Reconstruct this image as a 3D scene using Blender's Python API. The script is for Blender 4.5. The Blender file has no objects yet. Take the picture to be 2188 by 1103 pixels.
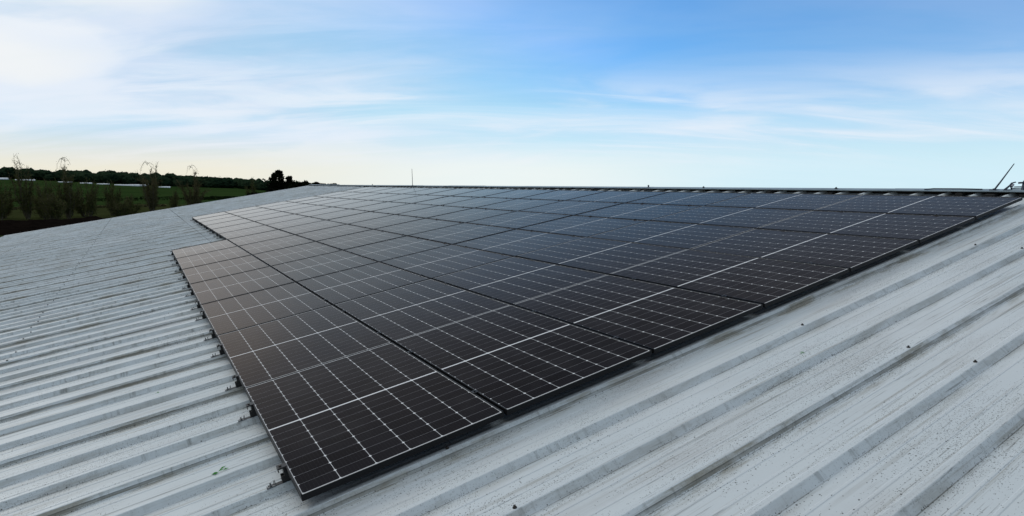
import bpy, bmesh, math, random
import numpy as np
from mathutils import Matrix, Vector, noise as mnoise

random.seed(7)
rng = np.random.default_rng(7)
R = math.radians
sc = bpy.context.scene
col = sc.collection

# ------------------------------------------------------------------ camera
cam_d = bpy.data.cameras.new('camera')
cam_d.sensor_width = 36.0
cam_d.lens = 21.284
cam_d.clip_start = 0.05
cam_d.clip_end = 9000
cam = bpy.data.objects.new('camera', cam_d)
col.objects.link(cam)
RC = Matrix(((0.851611, 0.064094, -0.520241), (-0.524174, 0.104156, -0.845218), (0.0, 0.992494, 0.122296)))
cam.matrix_world = Matrix.Translation((-0.55518, -2.76284, 1.43330)) @ RC.to_4x4()
sc.camera = cam

# ------------------------------------------------------------------ view
sc.view_settings.view_transform = 'Standard'
sc.view_settings.look = 'None'
sc.view_settings.exposure = 0.0
sc.view_settings.gamma = 1.0
sc.cycles.max_bounces = 6

# ------------------------------------------------------------------ node helper
class NT:
    def __init__(s, nt):
        s.nt = nt; s.n = nt.nodes; s.l = nt.links
    def put(s, sock, v):
        if isinstance(v, bpy.types.NodeSocket): s.l.new(v, sock)
        elif v is not None:
            if isinstance(v, (tuple, list)) and len(v) == 3 and sock.type == 'RGBA': v = (*v, 1)
            sock.default_value = v
    def m(s, op, a, b=None, c=None, clamp=False):
        n = s.n.new('ShaderNodeMath'); n.operation = op; n.use_clamp = clamp
        s.put(n.inputs[0], a); s.put(n.inputs[1], b); s.put(n.inputs[2], c)
        return n.outputs[0]
    def add(s, a, b): return s.m('ADD', a, b)
    def sub(s, a, b): return s.m('SUBTRACT', a, b)
    def mul(s, a, b): return s.m('MULTIPLY', a, b)
    def mx(s, a, b): return s.m('MAXIMUM', a, b)
    def lt(s, a, b): return s.m('LESS_THAN', a, b)
    def gt(s, a, b): return s.m('GREATER_THAN', a, b)
    def ss(s, x, e0, e1):
        n = s.n.new('ShaderNodeMapRange'); n.interpolation_type = 'SMOOTHSTEP'
        s.put(n.inputs[0], x); n.inputs[1].default_value = e0; n.inputs[2].default_value = e1
        n.inputs[3].default_value = 0; n.inputs[4].default_value = 1
        return n.outputs[0]
    def lin(s, x, e0, e1, o0=0, o1=1):
        n = s.n.new('ShaderNodeMapRange')
        s.put(n.inputs[0], x); n.inputs[1].default_value = e0; n.inputs[2].default_value = e1
        n.inputs[3].default_value = o0; n.inputs[4].default_value = o1
        return n.outputs[0]
    def vec(s, x, y, z):
        n = s.n.new('ShaderNodeCombineXYZ'); s.put(n.inputs[0], x); s.put(n.inputs[1], y); s.put(n.inputs[2], z)
        return n.outputs[0]
    def sep(s, v):
        n = s.n.new('ShaderNodeSeparateXYZ'); s.put(n.inputs[0], v); return n.outputs
    def dot(s, a, b):
        n = s.n.new('ShaderNodeVectorMath'); n.operation = 'DOT_PRODUCT'
        s.put(n.inputs[0], a); s.put(n.inputs[1], b); return n.outputs['Value']
    def noise(s, v, scale=1, detail=3, rough=0.5, dist=0, color=False):
        n = s.n.new('ShaderNodeTexNoise'); s.put(n.inputs['Vector'], v)
        n.inputs['Scale'].default_value = scale; n.inputs['Detail'].default_value = detail
        n.inputs['Roughness'].default_value = rough; n.inputs['Distortion'].default_value = dist
        return n.outputs['Color' if color else 'Fac']
    def voro(s, v, scale=1):
        n = s.n.new('ShaderNodeTexVoronoi'); s.put(n.inputs['Vector'], v)
        n.inputs['Scale'].default_value = scale
        return n.outputs['Distance'], n.outputs['Color']
    def mix(s, f, a, b):
        n = s.n.new('ShaderNodeMix'); n.data_type = 'RGBA'
        s.put(n.inputs[0], f); s.put(n.inputs[6], a); s.put(n.inputs[7], b)
        return n.outputs[2]
    def scalec(s, c, k):
        n = s.n.new('ShaderNodeVectorMath'); n.operation = 'SCALE'
        s.put(n.inputs[0], c); s.put(n.inputs['Scale'], k); return n.outputs[0]
    def mulc(s, a, b):
        n = s.n.new('ShaderNodeVectorMath'); n.operation = 'MULTIPLY'
        s.put(n.inputs[0], a); s.put(n.inputs[1], b); return n.outputs[0]
    def obj(s):
        n = s.n.new('ShaderNodeTexCoord'); return n.outputs['Object']
    def normal_obj(s):
        n = s.n.new('ShaderNodeTexCoord'); return n.outputs['Normal']

# ------------------------------------------------------------------ world sky
SUN_EL, SUN_AZ = 30.0, 114.0           # azimuth measured from +X towards +Y
sd = Vector((math.cos(R(SUN_EL)) * math.cos(R(SUN_AZ)), math.cos(R(SUN_EL)) * math.sin(R(SUN_AZ)), math.sin(R(SUN_EL))))
world = bpy.data.worlds.new('World'); sc.world = world; world.use_nodes = True
w = NT(world.node_tree); w.n.clear()
out = w.n.new('ShaderNodeOutputWorld'); bg = w.n.new('ShaderNodeBackground')
w.l.new(bg.outputs[0], out.inputs[0]); bg.inputs[1].default_value = 0.1
sky = w.n.new('ShaderNodeTexSky'); sky.sky_type = 'NISHITA'; sky.sun_disc = False
sky.sun_elevation = R(SUN_EL); sky.sun_rotation = R(90 - SUN_AZ)
sky.air_density = 1.0; sky.dust_density = 0.2; sky.ozone_density = 3.0
g = w.n.new('ShaderNodeTexCoord').outputs['Generated']
gx, gy, gz = w.sep(g)
side = w.dot(g, (0.8516, -0.5242, 0.0))              # + to the right of the view
el = w.mx(gz, 0.0)
# clouds live on a flat layer: perspective of a plane overhead
den = w.add(el, 0.19)
px = w.m('DIVIDE', side, den)
py = w.m('DIVIDE', w.dot(g, (0.5242, 0.8516, 0.0)), den)
n1 = w.noise(w.vec(w.add(w.mul(px, 0.55), w.mul(py, 0.16)), w.mul(py, 0.95), 0.3), 1.25, 7, 0.52, 0.5)
n2 = w.noise(w.vec(w.add(w.mul(px, 0.42), w.mul(py, -0.22)), w.mul(py, 1.6), 4.1), 1.7, 9, 0.60, 0.9)
n3 = w.noise(w.vec(w.mul(px, 0.30), w.mul(py, 0.42), 9.7), 0.8, 4, 0.5, 0.3)
# clear-air blue, deepest to the upper right
bn_ = w.n.new('ShaderNodeVectorMath'); bn_.operation = 'MINIMUM'
w.put(bn_.inputs[0], w.mulc(sky.outputs[0], (0.70, 1.22, 1.62))); bn_.inputs[1].default_value = (7.6, 8.8, 9.8)
blue = bn_.outputs[0]
wrp = w.sub(n3, 0.5)
e2 = w.add(el, w.mul(w.sub(n1, 0.5), 0.10))           # ragged cloud edges
s2 = w.add(side, w.mul(wrp, 0.35))
# thin high veil: thick on the sun side, gone to the upper right, with unseen cloud added overhead
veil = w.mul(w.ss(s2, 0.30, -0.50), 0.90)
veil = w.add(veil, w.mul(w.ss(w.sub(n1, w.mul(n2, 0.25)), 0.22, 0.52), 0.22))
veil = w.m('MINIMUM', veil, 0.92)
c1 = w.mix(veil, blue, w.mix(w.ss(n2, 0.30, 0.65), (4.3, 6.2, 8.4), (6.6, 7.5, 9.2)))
c1 = w.mix(w.mul(w.ss(w.add(el, w.mul(w.sub(n3, 0.5), 0.08)), 0.27, 0.42), 0.88), c1, w.mix(n3, (1.7, 1.8, 2.1), (3.2, 3.4, 3.8)))     # dark grey deck added above the frame, unseen, to mute panel reflections
c1 = w.mix(w.mul(w.ss(el, 0.70, 0.92), 0.92), c1, (10.9, 12.4, 13.6))                       # unseen bright cloud added overhead to light the roof more neutrally
# lower veil of cirrus across the middle and right
low = w.mul(w.ss(e2, 0.155, 0.080), w.lin(n1, 0.30, 0.65, 0.55, 1.0))
c1 = w.mix(w.mul(low, 0.92), c1, w.mix(w.ss(n2, 0.34, 0.62), (5.7, 7.9, 9.5), (7.4, 8.5, 9.6)))
# brighter fibres
wisp = w.mul(w.ss(n1, 0.50, 0.70), w.ss(e2, 0.205, 0.125))
wisp = w.mx(wisp, w.mul(w.mul(w.ss(n2, 0.52, 0.74), w.ss(e2, 0.20, 0.12)), 0.9))
wisp = w.mx(wisp, w.mul(w.ss(n1, 0.45, 0.60), w.ss(side, 0.0, -0.40)))
c1 = w.mix(w.m('MULTIPLY', wisp, 0.74, clamp=True), c1, (8.2, 8.8, 9.6))
# bright horizon: cream at left, pale in the middle, light blue at right
hz = w.mix(w.ss(side, 0.02, 0.45), w.mix(w.ss(side, -0.55, -0.02), (8.75, 8.25, 6.70), (8.6, 9.25, 9.1)), (6.5, 8.6, 9.5))
hf = w.mul(w.ss(w.add(el, w.mul(w.sub(n2, 0.5), 0.045)), 0.085, 0.012), 0.93)
c1 = w.mix(hf, c1, hz)
# the sun behind cloud just above the frame, and a lit cloud bank beside it
def patch(cs, ce, rs, re):
    a_ = w.m('DIVIDE', w.sub(w.add(side, w.mul(w.sub(n2, 0.5), 0.10)), cs), rs); b_ = w.m('DIVIDE', w.sub(e2, ce), re)
    return w.ss(w.add(w.mul(a_, a_), w.mul(b_, b_)), 1.0, 0.0)
c1 = w.mix(w.m('MULTIPLY', patch(-0.56, 0.268, 0.19, 0.078), 0.85, clamp=True), c1, (9.9, 9.75, 9.3))
c1 = w.mix(w.m('MULTIPLY', patch(-0.64, 0.172, 0.13, 0.040), 0.5, clamp=True), c1, (9.7, 9.5, 8.9))
ds = w.mx(w.dot(g, tuple(sd)), 0.0)
glow = w.add(w.mul(w.m('POWER', ds, 90), 9.0), w.mul(w.m('POWER', ds, 14), 0.35))
gn = w.n.new('ShaderNodeVectorMath'); gn.operation = 'ADD'
w.put(gn.inputs[0], c1); w.put(gn.inputs[1], w.scalec(w.vec(1.0, 0.97, 0.90), glow))
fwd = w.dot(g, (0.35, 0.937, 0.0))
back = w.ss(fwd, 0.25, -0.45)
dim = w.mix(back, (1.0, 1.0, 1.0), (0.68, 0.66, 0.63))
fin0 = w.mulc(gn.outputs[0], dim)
fin = w.mix(w.ss(gz, -0.06, -0.03), (1.2, 1.4, 1.2), fin0)
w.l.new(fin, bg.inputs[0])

# ------------------------------------------------------------------ sun behind cloud
sun_d = bpy.data.lights.new('sun', 'SUN'); sun_d.energy = 0.6; sun_d.angle = R(16); sun_d.color = (1.0, 0.93, 0.82)
sun = bpy.data.objects.new('sun', sun_d); col.objects.link(sun)
sun.rotation_euler = (-sd).to_track_quat('-Z', 'Y').to_euler()

# ------------------------------------------------------------------ object helpers
def tag(o, label=None, cat=None, group=None, kind=None):
    if label: o['label'] = label
    if cat: o['category'] = cat
    if group: o['group'] = group
    if kind: o['kind'] = kind
    return o

class MB:
    """collects faces, builds ONE mesh object"""
    def __init__(s): s.v = []; s.f = []
    def quad(s, *p):
        i = len(s.v); s.v += [tuple(q) for q in p]; s.f.append(tuple(range(i, i + len(p)))); return s
    def box(s, lo, hi):
        x0, y0, z0 = lo; x1, y1, z1 = hi; i = len(s.v)
        s.v += [(x0, y0, z0), (x1, y0, z0), (x1, y1, z0), (x0, y1, z0), (x0, y0, z1), (x1, y0, z1), (x1, y1, z1), (x0, y1, z1)]
        for q in ((0, 3, 2, 1), (4, 5, 6, 7), (0, 1, 5, 4), (1, 2, 6, 5), (2, 3, 7, 6), (3, 0, 4, 7)):
            s.f.append(tuple(i + k for k in q))
        return s
    def tube(s, pts, rad, n=6, cap=True):
        pts = [Vector(p) for p in pts]
        if not isinstance(rad, (list, tuple)): rad = [rad] * len(pts)
        base = len(s.v)
        for k, p in enumerate(pts):
            d = (pts[min(k + 1, len(pts) - 1)] - pts[max(k - 1, 0)])
            if d.length < 1e-9: d = Vector((0, 0, 1))
            d.normalize()
            a = d.cross(Vector((0, 0, 1)) if abs(d.z) < 0.9 else Vector((1, 0, 0))).normalized(); b = d.cross(a)
            for j in range(n):
                t = 2 * math.pi * j / n
                s.v.append(tuple(p + rad[k] * (math.cos(t) * a + math.sin(t) * b)))
        for k in range(len(pts) - 1):
            for j in range(n):
                s.f.append((base + k * n + j, base + k * n + (j + 1) % n, base + (k + 1) * n + (j + 1) % n, base + (k + 1) * n + j))
        if cap:
            s.f.append(tuple(base + j for j in range(n))[::-1])
            s.f.append(tuple(base + (len(pts) - 1) * n + j for j in range(n)))
        return s
    def build(s, name, mat, parent=None, smooth=False, mtx=None):
        me = bpy.data.meshes.new(name); me.from_pydata(s.v, [], s.f); me.update()
        if smooth: me.polygons.foreach_set('use_smooth', [True] * len(me.polygons))
        me.materials.append(mat)
        o = bpy.data.objects.new(name, me); col.objects.link(o)
        if parent: o.parent = parent
        if mtx is not None: o.matrix_basis = mtx
        return o

def empty(name, mtx):
    o = bpy.data.objects.new(name, None); col.objects.link(o); o.matrix_basis = mtx; o.empty_display_size = 0.2
    return o

def copy_tree(o):
    c = o.copy(); col.objects.link(c)
    for k in list(o.children):
        d = k.copy(); col.objects.link(d); d.parent = c
        for kk in list(k.children):
            e = kk.copy(); col.objects.link(e); e.parent = d
    return c

def mat(name, color=(0.5, 0.5, 0.5), rough=0.6, metal=0.0, var=0.0, vscale=8.0, spec=0.5):
    m = bpy.data.materials.new(name); m.use_nodes = True
    t = NT(m.node_tree); b = t.n['Principled BSDF']
    b.inputs['Roughness'].default_value = rough; b.inputs['Metallic'].default_value = metal
    b.inputs['Specular IOR Level'].default_value = spec
    if var > 0:
        f = t.noise(t.obj(), vscale, 4, 0.6)
        k = t.lin(f, 0.25, 0.75, 1 - var, 1 + var)
        t.l.new(t.scalec(t.vec(*color), k), b.inputs['Base Color'])
    else:
        b.inputs['Base Color'].default_value = (*color, 1)
    return m

ORD = ['first', 'second', 'third', 'fourth', 'fifth', 'sixth', 'seventh', 'eighth', 'ninth', 'tenth', 'eleventh', 'twelfth', 'thirteenth',
       'fourteenth', 'fifteenth', 'sixteenth', 'seventeenth', 'eighteenth', 'nineteenth', 'twentieth', 'twenty-first', 'twenty-second',
       'twenty-third', 'twenty-fourth', 'twenty-fifth', 'twenty-sixth']

# ------------------------------------------------------------------ roof frame: x = up the slope, y = along the ridge, z = normal
PITCH = R(9.3625)
MR = Matrix.Rotation(-PITCH, 4, 'Y')          # maps (u,v,n) to world
GROUND = -5.2
DU, DV = 1.1285, 1.745                         # panel pitch up the slope / along the ridge
PU, PV, PT = 1.108, 1.733, 0.032               # panel size
CROWN, PAN = -0.085, -0.120                    # height of rib crowns and sheet pans below the glass plane
RIB = 0.341; VOFF = 0.020                      # rib pitch and offset
EAVE, RIDGE = -6.35, 8.72
V0, V1 = -8.0, 35.6
def at(u, v, n=0.0): return MR @ Matrix.Translation((u, v, n))

# ------------------------------------------------------------------ materials
def roof_material():
    m = bpy.data.materials.new('weathered_roof_paint'); m.use_nodes = True
    t = NT(m.node_tree); b = t.n['Principled BSDF']
    P = t.obj(); u, v, n = t.sep(P)
    N = t.sep(t.normal_obj())
    big = t.noise(P, 0.35, 3, 0.5)
    mid = t.noise(t.vec(t.mul(u, 0.5), t.mul(v, 2.2), 0), 1.4, 5, 0.6)
    c = t.mix(t.ss(big, 0.3, 0.7), (0.60, 0.648, 0.662), (0.68, 0.714, 0.722))
    c = t.mix(t.mul(t.ss(mid, 0.45, 0.75), 0.5), c, (0.49, 0.485, 0.475))
    # position inside one rib period (0 at the crown centre) and inside one sheet (three ribs)
    ph = t.sub(t.m('FRACT', t.m('DIVIDE', t.add(v, RIB / 2 - VOFF + RIB * 60), RIB)), 0.5)       # -0.5..0.5
    sh = t.m('FRACT', t.m('DIVIDE', t.add(v, 3 * RIB / 2 - VOFF + 3 * RIB * 20), 3 * RIB))       # 0.5 at lap crown
    lap = t.lt(t.m('ABSOLUTE', t.sub(sh, 0.5)), 0.166)
    onrib = t.gt(n, PAN + 0.0045)
    face = t.mul(t.mul(t.lt(N[1], -0.3), t.lt(n, CROWN - 0.002)), onrib)
    face_any = t.mul(t.gt(t.m('ABSOLUTE', N[1]), 0.3), onrib)
    # long drag streaks of dirt running down the pans
    st = t.noise(t.vec(t.mul(u, 0.35), t.mul(v, 26), 0), 1.0, 5, 0.65)
    st2 = t.noise(t.vec(t.mul(u, 2.8), t.mul(v, 80), 3.0), 1.0, 4, 0.65)
    gate = t.noise(t.vec(t.mul(u, 0.9), t.mul(v, 1.5), 8.0), 1.0, 3, 0.5)
    streak = t.mul(t.ss(st, 0.52, 0.68), t.ss(gate, 0.36, 0.60))
    c = t.mix(t.mul(streak, 0.62), c, (0.27, 0.25, 0.205))
    c = t.mix(t.mul(t.mul(t.ss(st2, 0.57, 0.70), t.ss(gate, 0.38, 0.60)), 0.6), c, (0.12, 0.12, 0.11))
    # ochre silt at the foot of each rib, stronger beside the side laps
    foot = t.mul(t.ss(ph, -0.34, -0.155), t.lt(ph, -0.05))
    sn = t.noise(t.vec(t.mul(u, 2.2), t.mul(v, 14), 1.0), 1.0, 5, 0.65)
    silt = t.mul(t.mul(foot, t.ss(sn, 0.42, 0.66)), t.add(t.mul(lap, 0.45), 0.36))
    c = t.mix(silt, c, (0.27, 0.245, 0.185))
    fl = t.mul(t.lt(t.m('ABSOLUTE', t.add(ph, 0.142)), 0.006), t.lin(sn, 0.35, 0.6, 0.0, 0.8))
    c = t.mix(fl, c, (0.13, 0.125, 0.10))
    # dirty lower half of the lapped rib face
    lf = t.mul(t.mul(face, lap), t.lt(n, CROWN - 0.0150))
    ln = t.noise(t.vec(t.mul(u, 3.0), t.mul(n, 30), 2.0), 1.0, 4, 0.6)
    c = t.mix(t.mul(lf, t.lin(ln, 0.3, 0.7, 0.15, 0.85)), c, (0.15, 0.14, 0.105))
    # run stains down the rib faces
    rs = t.noise(t.vec(t.mul(u, 16), t.mul(v, 3.0), 5.0), 1.0, 4, 0.7)
    rg = t.noise(t.vec(t.mul(u, 1.1), t.mul(v, 2.9), 6.0), 1.0, 2, 0.5)
    runs = t.mul(t.mul(face_any, t.ss(rs, 0.50, 0.70)), t.ss(rg, 0.36, 0.60))
    c = t.mix(t.mul(runs, 0.62), c, (0.13, 0.135, 0.12))
    # lichen specks, clustered
    pan = t.lt(n, CROWN - 0.028)
    lump = t.add(t.mul(t.sub(t.noise(t.vec(t.mul(u, 0.55), t.mul(v, 1.1), 21.0), 1.0, 3, 0.55), 0.5), 2.2), t.mul(t.ss(t.m('ABSOLUTE', ph), 0.34, 0.15), 0.22))
    for sc_, r_, thr, k in ((190, 0.42, 0.92, 0.75), (110, 0.36, 1.02, 0.8), (52, 0.24, 1.16, 0.9)):
        d, cc = t.voro(t.vec(t.mul(u, 0.8), v, 0), sc_)
        cl = t.noise(t.vec(t.mul(u, 0.9), t.mul(v, 5.5), sc_), 1.0, 5, 0.65)
        pick = t.gt(t.add(t.sep(cc)[0], t.add(t.mul(t.sub(cl, 0.5), 2.2), lump)), thr)
        sp = t.mul(t.mul(t.ss(d, r_, r_ * 0.55), pick), t.lin(pan, 0, 1, 0.35, 1.0))
        c = t.mix(t.mul(sp, k), c, (0.045, 0.045, 0.038))
    # end lap of the sheets
    el_ = t.mul(t.lt(t.m('ABSOLUTE', t.sub(u, 0.86)), 0.010), t.gt(v, 9.0))
    c = t.mix(t.mul(el_, t.lin(sn, 0.3, 0.7, 0.2, 0.75)), c, (0.12, 0.12, 0.12))
    t.l.new(c, b.inputs['Base Color'])
    t.put(b.inputs['Roughness'], t.lin(mid, 0.3, 0.7, 0.42, 0.62))
    b.inputs['Specular IOR Level'].default_value = 0.35
    bn = t.n.new('ShaderNodeBump'); bn.inputs['Strength'].default_value = 0.12; bn.inputs['Distance'].default_value = 0.004
    t.put(bn.inputs['Height'], t.noise(P, 55, 4, 0.6)); t.l.new(bn.outputs[0], b.inputs['Normal'])
    return m

def cell_material(my):
    m = bpy.data.materials.new('solar_cells_under_glass'); m.use_nodes = True
    t = NT(m.node_tree); b = t.n['Principled BSDF']
    x, y, z = t.sep(t.obj())
    mg = 0.0100
    cu = (PU - 2 * mg) / 6
    cs = 0.014
    cv = (PV - 2 * my - cs) / 18
    inx = t.mul(t.gt(x, mg), t.lt(x, PU - mg)); iny = t.mul(t.gt(y, my), t.lt(y, PV - my))
    inside = t.mul(inx, iny)
    # fold about the middle strip
    yy = t.sub(t.m('ABSOLUTE', t.sub(y, PV / 2)), cs / 2)
    centre = t.lt(yy, 0.0)
    fx = t.mul(t.m('FRACT', t.m('DIVIDE', t.sub(x, mg), cu)), cu)
    fy = t.mul(t.m('FRACT', t.m('DIVIDE', yy, cv)), cv)
    ex = t.m('MINIMUM', fx, t.sub(cu, fx)); ey = t.m('MINIMUM', fy, t.sub(cv, fy))
    colgap = t.lt(ex, 0.0017)
    rowgap = t.lt(ey, 0.0011)
    diam = t.lt(t.add(ex, ey), 0.0086)
    # ten fine bus wires per cell, along y
    bx = t.m('FRACT', t.m('DIVIDE', fx, cu / 10)); bus = t.lt(t.m('ABSOLUTE', t.sub(bx, 0.5)), 0.012)
    tone = t.noise(t.obj(), 3.0, 2, 0.5)
    c = t.mix(tone, (0.0045, 0.0045, 0.006), (0.008, 0.0075, 0.009))
    # each cell has its own faint tint
    wn = t.n.new('ShaderNodeTexWhiteNoise'); wn.noise_dimensions = '3D'
    oi = t.n.new('ShaderNodeObjectInfo')
    t.put(wn.inputs['Vector'], t.vec(t.m('FLOOR', t.m('DIVIDE', t.sub(x, mg), cu)), t.m('FLOOR', t.m('DIVIDE', y, cv)), oi.outputs['Random']))
    c = t.scalec(c, t.lin(wn.outputs['Value'], 0, 1, 0.7, 1.5))
    c = t.mix(t.mul(bus, 0.8), c, (0.06, 0.06, 0.065))
    c = t.mix(rowgap, c, (0.20, 0.20, 0.21))
    c = t.mix(colgap, c, (0.55, 0.55, 0.55))
    c = t.mix(diam, c, (0.88, 0.88, 0.88))
    c = t.mix(centre, c, (0.88, 0.88, 0.88))
    c = t.mix(inside, (0.55, 0.55, 0.55), c)
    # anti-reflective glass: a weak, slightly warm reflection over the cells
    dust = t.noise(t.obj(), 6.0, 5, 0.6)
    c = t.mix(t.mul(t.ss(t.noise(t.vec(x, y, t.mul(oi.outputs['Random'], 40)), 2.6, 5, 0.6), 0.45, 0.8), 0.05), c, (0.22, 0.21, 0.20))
    t.n.remove(b)
    dif = t.n.new('ShaderNodeBsdfDiffuse'); t.l.new(c, dif.inputs[0])
    glo = t.n.new('ShaderNodeBsdfGlossy'); lw = t.n.new('ShaderNodeLayerWeight'); lw.inputs['Blend'].default_value = 0.5
    fc = lw.outputs['Facing']
    t.l.new(t.mix(t.ss(fc, 0.86, 0.95), t.mix(t.ss(fc, 0.42, 0.84), (0.31, 0.30, 0.32), (0.80, 0.67, 0.57)), (1.0, 0.91, 0.82)), glo.inputs['Color'])
    t.put(glo.inputs['Roughness'], t.lin(dust, 0.3, 0.7, 0.15, 0.22))
    fr = t.n.new('ShaderNodeFresnel'); fr.inputs['IOR'].default_value = 1.21
    mx_ = t.n.new('ShaderNodeMixShader'); t.l.new(fr.outputs[0], mx_.inputs[0]); t.l.new(dif.outputs[0], mx_.inputs[1]); t.l.new(glo.outputs[0], mx_.inputs[2])
    t.l.new(mx_.outputs[0], t.n['Material Output'].inputs[0])
    return m

M_roof = roof_material()
M_cell_a = cell_material(0.0140); M_cell_b = cell_material(0.0100)
M_frame = mat('black_anodised_frame', (0.006, 0.006, 0.007), 0.5, 0.0, spec=0.22)
M_black = mat('black_clamp_metal', (0.012, 0.012, 0.013), 0.45, 0.2)
M_alu = mat('dull_aluminium', (0.16, 0.165, 0.17), 0.5, 0.6, 0.2, 40)
M_rust = mat('weathered_steel_screw', (0.060, 0.052, 0.045), 0.6, 0.4, 0.3, 90)
M_rubber = mat('black_rubber_washer', (0.012, 0.012, 0.012), 0.8)
M_cap = mat('ridge_cap_paint', (0.24, 0.30, 0.33), 0.5, 0.0, 0.25, 3)
M_filler = mat('dark_foam_filler', (0.012, 0.011, 0.010), 0.9)
M_wall = mat('grey_green_wall_sheet', (0.20, 0.23, 0.23), 0.6, 0, 0.1, 2)
M_rod = mat('dark_blue_grey_rod', (0.045, 0.06, 0.085), 0.45, 0.3)
M_ceramic = mat('pale_insulator', (0.55, 0.55, 0.58), 0.4)
M_leafgreen = mat('fresh_green_leaf', (0.05, 0.30, 0.03), 0.6, 0, 0.3, 60)

# ------------------------------------------------------------------ the farm building
barn = empty('farm_building', Matrix.Translation((0, 0, GROUND)))
tag(barn, 'large low farm building with pale ribbed metal roof under the solar panels', 'building')
LOC = Matrix.Translation((0, 0, -GROUND)) @ MR         # roof frame inside the building

def profile(k0, k1, va, vb):
    """cross-section points (v, n) of the sheeting"""
    H = CROWN - PAN
    pts = []
    for k in range(k0, k1 + 1):
        c = VOFF + RIB * k; lap = (k % 3 == 0)
        e = 0.0018 if lap else 0.0
        jit = 0.0008 * math.sin(k * 12.9898)
        pts += [(c - 0.1260, PAN), (c - 0.1215, PAN + 0.0024), (c - 0.1115, PAN + 0.0024), (c - 0.1070, PAN),
                (c - 0.0490, PAN), (c - 0.0460, PAN + 0.0015)]
        if lap:
            f = 0.46; v_ = c - 0.0460 + (0.0460 - 0.0160) * (1 - f); n_ = PAN + 0.0015 + (H - 0.0045) * (1 - f)
            pts += [(v_, n_), (v_ - 0.0008, n_ + 0.0002), (v_ - 0.0030, n_ + 0.0022)]
        pts += [(c - 0.0165, CROWN - 0.0022 + e + jit), (c - 0.0130, CROWN + e + jit), (c + 0.0130, CROWN + e + jit), (c + 0.0165, CROWN - 0.0022 + jit),
                (c + 0.0460, PAN + 0.0015), (c + 0.0490, PAN), (c + 0.1070, PAN), (c + 0.1115, PAN + 0.0024), (c + 0.1215, PAN + 0.0024), (c + 0.1260, PAN)]
    return [p for p in pts if va <= p[0] <= vb]

def sheet_mesh(us, pts):
    mb = MB(); n = len(pts)
    for i, u in enumerate(us):
        for (v, nn) in pts:
            wv = 0.0014 * mnoise.noise(Vector((u * 0.7, v * 0.9, 0.0)))
            mb.v.append((u, v + 0.0012 * mnoise.noise(Vector((u * 0.5, v * 2.0, 5.0))), nn + wv))
    for i in range(len(us) - 1):
        for j in range(n - 1):
            a = i * n + j
            mb.f.append((a, a + n, a + n + 1, a + 1))
    return mb
K0, K1 = int(V0 / RIB) - 1, int(V1 / RIB) + 2
prof = profile(K0, K1, V0, V1)
us = [EAVE + (RIDGE - EAVE) * i / 30 for i in range(31)]
slope = sheet_mesh(us, prof).build('roof_slope', M_roof, barn, mtx=LOC)
# far slope falls away behind the ridge
RX = RIDGE * math.cos(PITCH) - PAN * math.sin(PITCH)
MIR = Matrix.Translation((0, 0, -GROUND)) @ Matrix.Translation((2 * RX, 0, 0)) @ Matrix.Diagonal((-1, 1, 1, 1)) @ MR
sl2 = sheet_mesh([EAVE, 0, RIDGE], prof)
sl2.v = [tuple((Matrix.Translation((0, 0, -GROUND)).inverted() @ MIR) @ Vector(p)) for p in sl2.v]
sl2.f = [f[::-1] for f in sl2.f]
sl2.build('roof_slope', M_wall, barn, mtx=Matrix.Translation((0, 0, -GROUND)))
# ridge cap
cap = MB()
nose_u, nose_n = 8.49, -0.044
apex_u, apex_n = 8.745, -0.058
ca = MR @ Vector((apex_u, 0, apex_n))
def rear(p): return Vector((2 * ca.x - p.x, p.y, p.z))
segs = [V0 + (V1 - V0) * i / 18 for i in range(19)]
for i in range(18):
    a, b_ = segs[i], segs[i + 1] + (0.06 if i < 17 else 0)
    lift = 0.0022 * (i % 2) + 0.002 * math.sin(i * 2.3)
    prow = []
    for (uu, nn) in ((nose_u + 0.012, nose_n - 0.014), (nose_u, nose_n - 0.012), (nose_u, nose_n), (apex_u - 0.02, apex_n - 0.001)):
        prow.append(MR @ Vector((uu, 0, nn + lift)))
    full = prow + [rear(p) for p in prow[::-1]]
    for k in range(len(full) - 1):
        p, q = full[k], full[k + 1]
        cap.quad((p.x, a, p.z), (p.x, b_, p.z), (q.x, b_, q.z), (q.x, a, q.z))
cap.build('ridge_cap', M_cap, barn, mtx=Matrix.Translation((0, 0, -GROUND)))
fil = MB(); fil.box((nose_u + 0.16, V0 + 0.05, PAN + 0.003), (nose_u + 0.20, V1 - 0.05, nose_n - 0.016))
frnd = random.Random(5)
for k in range(K0 + 2, K1 - 2):
    vv = VOFF + RIB * k
    q = frnd.random()
    if vv > 16 or q < (0.25 if vv < 6 else 0.62):
        w0 = frnd.uniform(0.03, 0.075); o_ = frnd.uniform(-0.03, 0.03)
        fil.box((nose_u - frnd.uniform(0.0, 0.10), vv + o_ - w0, CROWN + 0.003), (nose_u + 0.15, vv + o_ + w0, nose_n - 0.017 + frnd.uniform(0, 0.002)))
    if frnd.random() < 0.35 and vv < 18:
        w0 = frnd.uniform(0.02, 0.06); fil.box((nose_u - frnd.uniform(0.0, 0.06), vv + 0.17 - w0, PAN + 0.004), (nose_u + 0.15, vv + 0.17 + w0, PAN + frnd.uniform(0.02, 0.055)))
fil.build('ridge_filler', M_filler, barn, mtx=LOC)
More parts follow.
